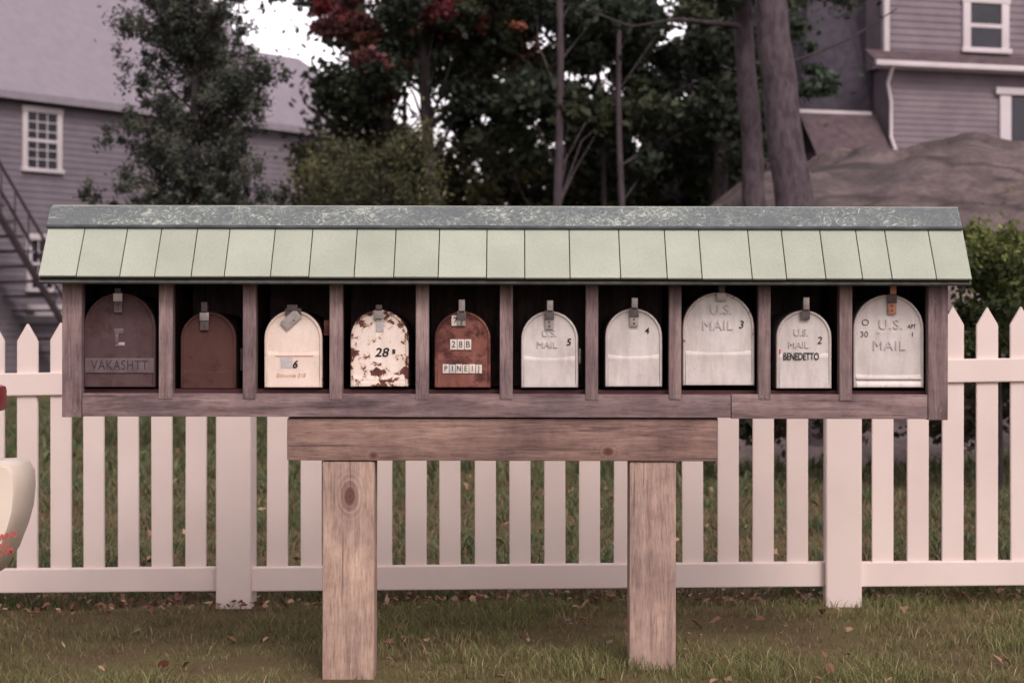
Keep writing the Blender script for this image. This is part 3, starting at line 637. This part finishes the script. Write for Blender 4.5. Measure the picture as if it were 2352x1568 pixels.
window('upper_window',.62,1.36,3.92,4.93,lh,3,6)
window('lower_window',.72,1.25,1.75,2.62,lh,3,4)
lbox('corner_board',5.2,5.32,-.035,.0,-.1,5.1,m_side)
r=4.6; pt=math.tan(math.radians(50))
def roofslab(n,x0,x1,r0,r1,z0,m):
    Vv=[(x0,-r0,z0-r0*pt),(x1,-r0,z0-r0*pt),(x1,r1,z0+r1*pt),(x0,r1,z0+r1*pt)]; Vv+=[(a,b,c-.14) for a,b,c in Vv]
    return poly(n,Vv,[(0,1,2,3),(7,6,5,4),(0,4,5,1),(1,5,6,2),(2,6,7,3),(3,7,4,0)],m,lh)
roofslab('roof_front',-9.5,8.1,.25,r,ZE+.02,m_shin)
Vv=[(-9.5,r,ZE+.02+r*pt),(8.1,r,ZE+.02+r*pt),(8.1,2*r+.3,ZE-.3),(-9.5,2*r+.3,ZE-.3)]; poly('roof_rear',Vv,[(0,1,2,3)],m_shin,lh)
poly('gable_wall',[(8.0,0,ZE-.1),(8.0,2*r,ZE-.1),(8.0,r,ZE+r*pt-.1)],[(0,1,2)],m_side,lh)
q=1.5; zt=7.0; x1=12.3; WE=5.22
poly('wing_roof',[(8.0,-.2,WE),(x1,-.2,WE),(x1-q-.6,q,zt),(8.0,q,zt),(x1,2*q+.2,WE),(8.0,2*q+.2,WE)],[(0,1,2,3),(1,4,2),(4,5,3,2)],m_shin,lh)
lbox('fascia',8.12,12.28,-.19,-.12,WE-.13,WE-.02,m_side); 
lbox('roof_vent',10.1,10.16,.55,.61,WE+.5,WE+.95,m_trim)
m_rail=M('dark_rail',(58,50,56),(70,60,66),10,rough=.6)
for k,(oz) in enumerate((0,-.45,-.9)):
    tube('stair_rail_%d'%k,[(-1.5,-1.2,4.3+oz),(.9,-1.2,1.35+oz)],[.03 if k<2 else .07]*2,m_rail,lh,6)
for i in range(8): f=i/7; tube('stair_baluster_%d'%i,[(-1.4+2.2*f,-1.2,4.15-2.7*f),(-1.4+2.2*f,-1.2,4.15-2.7*f-.95)],[.015]*2,m_rail,lh,5)
for i in range(12): f=i/11; lbox('stair_tread_%d'%i,-1.5+2.3*f,-1.2+2.3*f,-1.2,-.1,3.35-2.8*f,3.39-2.8*f,m_rail)
lbox('porch_trim',.3,2.5,-.35,-.25,1.25,1.45,m_trim)
# right house
B=Vector((X(2045,30),30-D0,0)); rh=grp('grey_shingled_house',tuple(B),math.radians(19),True)
def rbox(n,x0,x1,y0,y1,z0,z1,m,b=0): return box(n,x0,x1,y0,y1,z0,z1,m,rh,b)
rbox('lower_core',0.01,9,.01,7,2.8,4.68,m_side2); clap('lower_siding',0,9,3.3,4.66,m_side2,rh,.085,0,.014)
rbox('upper_core',-.05,9,.06,7,4.7,8.5,m_side2); clap('upper_siding',-.06,9,4.86,8.5,m_side2,rh,.10,.05,.018)
rbox('corner_board',-.09,-.005,.01,.1,4.86,8.5,m_trim,.004)
Vv=[(-.38,-.26,4.74),(9.3,-.26,4.74),(9.3,.04,4.93),(-.38,.04,4.93)]; Vv+=[(a,b,c-.04) for a,b,c in Vv]
poly('pent_roof',Vv,[(0,1,2,3),(7,6,5,4),(0,4,5,1),(1,5,6,2),(2,6,7,3),(3,7,4,0)],m_shinb,rh)
rbox('gutter',-.4,9.3,-.34,-.262,4.665,4.74,m_trim,.01); rbox('soffit',-.3,9.2,-.25,-.02,4.65,4.67,m_trim)
window('upper_window',1.29,1.80,5.02,5.66,rh,1,2,.12,.05)
rbox('door_header',1.66,3.4,-.09,-.016,4.36,4.46,m_trim,.004); rbox('door_casing',1.74,1.92,-.06,-.016,3.4,4.355,m_trim,.004); rbox('door_glass',1.925,2.6,-.03,-.018,3.6,4.3,m_glass)
rbox('door_casing_right',2.61,2.75,-.06,-.016,3.4,4.355,m_trim,.004)
tube('downspout',[(-.12,-.28,4.66),(-.10,-.1,4.45),(-.02,-.05,4.2),(-.02,-.05,3.7),(.02,-.12,3.5)],[.028]*5,m_trim,rh,8)
poly('side_gambrel_roof',[(-.02,.5,9),(-.02,.5,4.05),(-.95,.9,4.05),(-.45,1.4,7.2),(-.3,1.6,9),(-.02,4,9),(-.02,4,4.05),(-.95,4,4.05)],[(0,1,2,3,4),(4,3,2,7,6,5)],m_shind,rh)
tube('side_rake',[(-.98,.86,4.05),(-.5,1.3,6.9)],[.03,.03],m_shind,rh,6)
rbox('ell_fascia',-1.25,-.1,.35,.42,4.04,4.09,m_trim)
poly('ell_roof',[(-1.25,.36,4.04),(-.05,.36,4.04),(-.05,-.25,3.35),(-1.25,-.25,3.35)],[(3,2,1,0)],m_shinb,rh)
rbox('ell_wall',-1.22,-.06,-.1,.3,2.8,3.45,m_side2)
rbox('ell_far_wall',-2.55,-1.27,.6,3,2.2,4.02,m_shinb); rbox('ell_far_fascia',-2.5,-1.26,.52,.59,3.98,4.05,m_trim)
# ---------------------------------------------------------------- scooter at the left edge
sc=grp('motor_scooter',(-2.1,-.22,0)); m_scw=M('scooter_plastic',(214,201,186),(224,211,196),4,rough=.35,bump=.02,spec=.5); m_rub=M('rubber',(34,32,34),(44,42,44),20,rough=.8); m_redp=M('red_plastic',(130,30,40),(150,36,46),5,rough=.4)
sd=6.0; cy0=-.22
pr=[(60,1085),(61,1120),(57,1165),(46,1205),(24,1262),(-6,1312),(-60,1345),(-170,1350),(-290,1340),(-420,1370),(-560,1385),(-560,1350),(-430,1320),(-330,1230),(-250,1110),(-120,1062),(20,1056),(48,1064)]
bm=bmesh.new(); lay=[]
for yy,k in ((-.13,.97),(-.115,1.0),(.115,1.0),(.13,.97)):
    cx_,cz_=X(-150,sd),Z(1210,sd); lay.append([bm.verts.new((cx_+(X(a,sd)-cx_)*k,cy0+yy,cz_+(Z(b,sd)-cz_)*k)) for a,b in pr])
n=len(pr)
for j in range(3):
    for i in range(n): bm.faces.new((lay[j][i],lay[j][(i+1)%n],lay[j+1][(i+1)%n],lay[j+1][i]))
bm.faces.new(lay[0][::-1]); bm.faces.new(lay[3]); bmesh.ops.recalc_face_normals(bm,faces=bm.faces)
me=bpy.data.meshes.new('body_shell'); bm.to_mesh(me); bm.free(); finish('body_shell',me,m_scw,sc,40)
def wheel(nm,cx,cz):
    Vv=[];Fc=[];a_,b_=28,10
    for i in range(a_):
        for j in range(b_):
            A_=2*math.pi*i/a_;B_=2*math.pi*j/b_; rr=.17+.05*math.cos(B_); Vv.append((cx+rr*math.cos(A_),cy0+.05*math.sin(B_),cz+rr*math.sin(A_)))
            Fc.append((i*b_+j,((i+1)%a_)*b_+j,((i+1)%a_)*b_+(j+1)%b_,i*b_+(j+1)%b_))
    poly(nm,Vv,Fc,m_rub,sc,60); tube(nm+'_hub',[(cx,cy0-.04,cz),(cx,cy0+.04,cz)],[.125,.125],m_tin,sc,20)
wheel('rear_wheel',-1.80,.2); wheel('front_wheel',-2.95,.2)
box('seat',X(-330,sd),X(-20,sd),cy0-.12,cy0+.12,Z(1054,sd),Z(1012,sd),m_rub,sc,.02)
box('leg_shield',-2.85,-2.79,cy0-.2,cy0+.2,.3,.95,m_scw,sc,.02); tube('steering_column',[(-2.95,cy0,.2),(-2.78,cy0,1.02)],[.03,.025],m_tin,sc,10)
tube('handlebar',[(-2.72,cy0-.32,1.05),(-2.8,cy0,1.02),(-2.72,cy0+.32,1.05)],[.016]*3,m_rub,sc,8)
tube('headlamp',[(-2.92,cy0,1.0),(-2.84,cy0,1.02)],[.07,.08],m_tin,sc,14)
box('backrest',X(-60,sd),X(3,sd),cy0-.08,cy0+.08,Z(945,sd),Z(885,sd),m_redp,sc,.015); tube('backrest_post',[(X(-35,sd),cy0,Z(1020,sd)),(X(-35,sd),cy0,Z(930,sd))],[.012,.012],m_tin,sc,8)
box('side_reflector',X(-30,sd),X(12,sd),cy0-.142,cy0-.128,Z(1196,sd),Z(1180,sd),m_rub,sc,.003)
for i,s in enumerate(('BONNO','on in','MOCOM')): txt('sticker_%d'%i,s,X(10-i*5,5.86),cy0-.1345,Z(1232+i*19,5.86),.017,m_redink,sc,rot=math.radians(-12),sx=.8,bold=.0006)
# ---------------------------------------------------------------- light, sky, camera
el,az=math.radians(42),math.radians(160)
w=bpy.data.worlds.new('World'); bpy.context.scene.world=w; w.use_nodes=True; nt=w.node_tree; bg=nt.nodes['Background']
sk=nt.nodes.new('ShaderNodeTexSky'); sk.sky_type='NISHITA'; sk.sun_disc=False; sk.sun_elevation=el; sk.sun_rotation=az; sk.dust_density=4; sk.air_density=1
hs=nt.nodes.new('ShaderNodeHueSaturation'); hs.inputs['Saturation'].default_value=.22
mx=nt.nodes.new('ShaderNodeMix'); mx.data_type='RGBA'; mx.blend_type='MULTIPLY'; mx.inputs[0].default_value=1; mx.inputs[7].default_value=(1.10,.97,.99,1)
# northern sky scaled brighter: an added boost behind the trees, no cloud (world direction based)
tc=nt.nodes.new('ShaderNodeTexCoord'); sp=nt.nodes.new('ShaderNodeSeparateXYZ'); nt.links.new(tc.outputs['Generated'],sp.inputs[0])
mr=nt.nodes.new('ShaderNodeMapRange'); mr.interpolation_type='SMOOTHSTEP'; mr.inputs[1].default_value=.15; mr.inputs[2].default_value=.9; mr.inputs[3].default_value=1.15; mr.inputs[4].default_value=3.2
nt.links.new(sp.outputs[1],mr.inputs[0])
vm=nt.nodes.new('ShaderNodeVectorMath'); vm.operation='SCALE'
nt.links.new(sk.outputs[0],hs.inputs['Color']); nt.links.new(hs.outputs[0],mx.inputs[6]); nt.links.new(mx.outputs[2],vm.inputs[0]); nt.links.new(mr.outputs[0],vm.inputs['Scale']); nt.links.new(vm.outputs[0],bg.inputs[0]); bg.inputs[1].default_value=.13
ld=bpy.data.lights.new('sun','SUN'); ld.energy=1.1; ld.angle=math.radians(16); ld.color=(1,.92,.84)
lo=bpy.data.objects.new('sun',ld); col.objects.link(lo)
s=Vector((math.sin(az)*math.cos(el),math.cos(az)*math.cos(el),math.sin(el))); lo.rotation_euler=(-s).to_track_quat('-Z','Y').to_euler(); lo.location=(0,-10,12)
cd=bpy.data.cameras.new('camera'); cam=bpy.data.objects.new('camera',cd); col.objects.link(cam)
cam.location=(0,-D0,H); cam.rotation_euler=(math.pi/2,0,0); cd.lens=75; cd.sensor_width=36; cd.shift_y=-29/2352
cd.clip_end=1500; cd.dof.use_dof=True; cd.dof.focus_distance=6.23; cd.dof.aperture_fstop=5.6
bpy.context.scene.camera=cam
bpy.context.scene.view_settings.view_transform='Standard'; bpy.context.scene.view_settings.look='None'; bpy.context.scene.view_settings.exposure=0
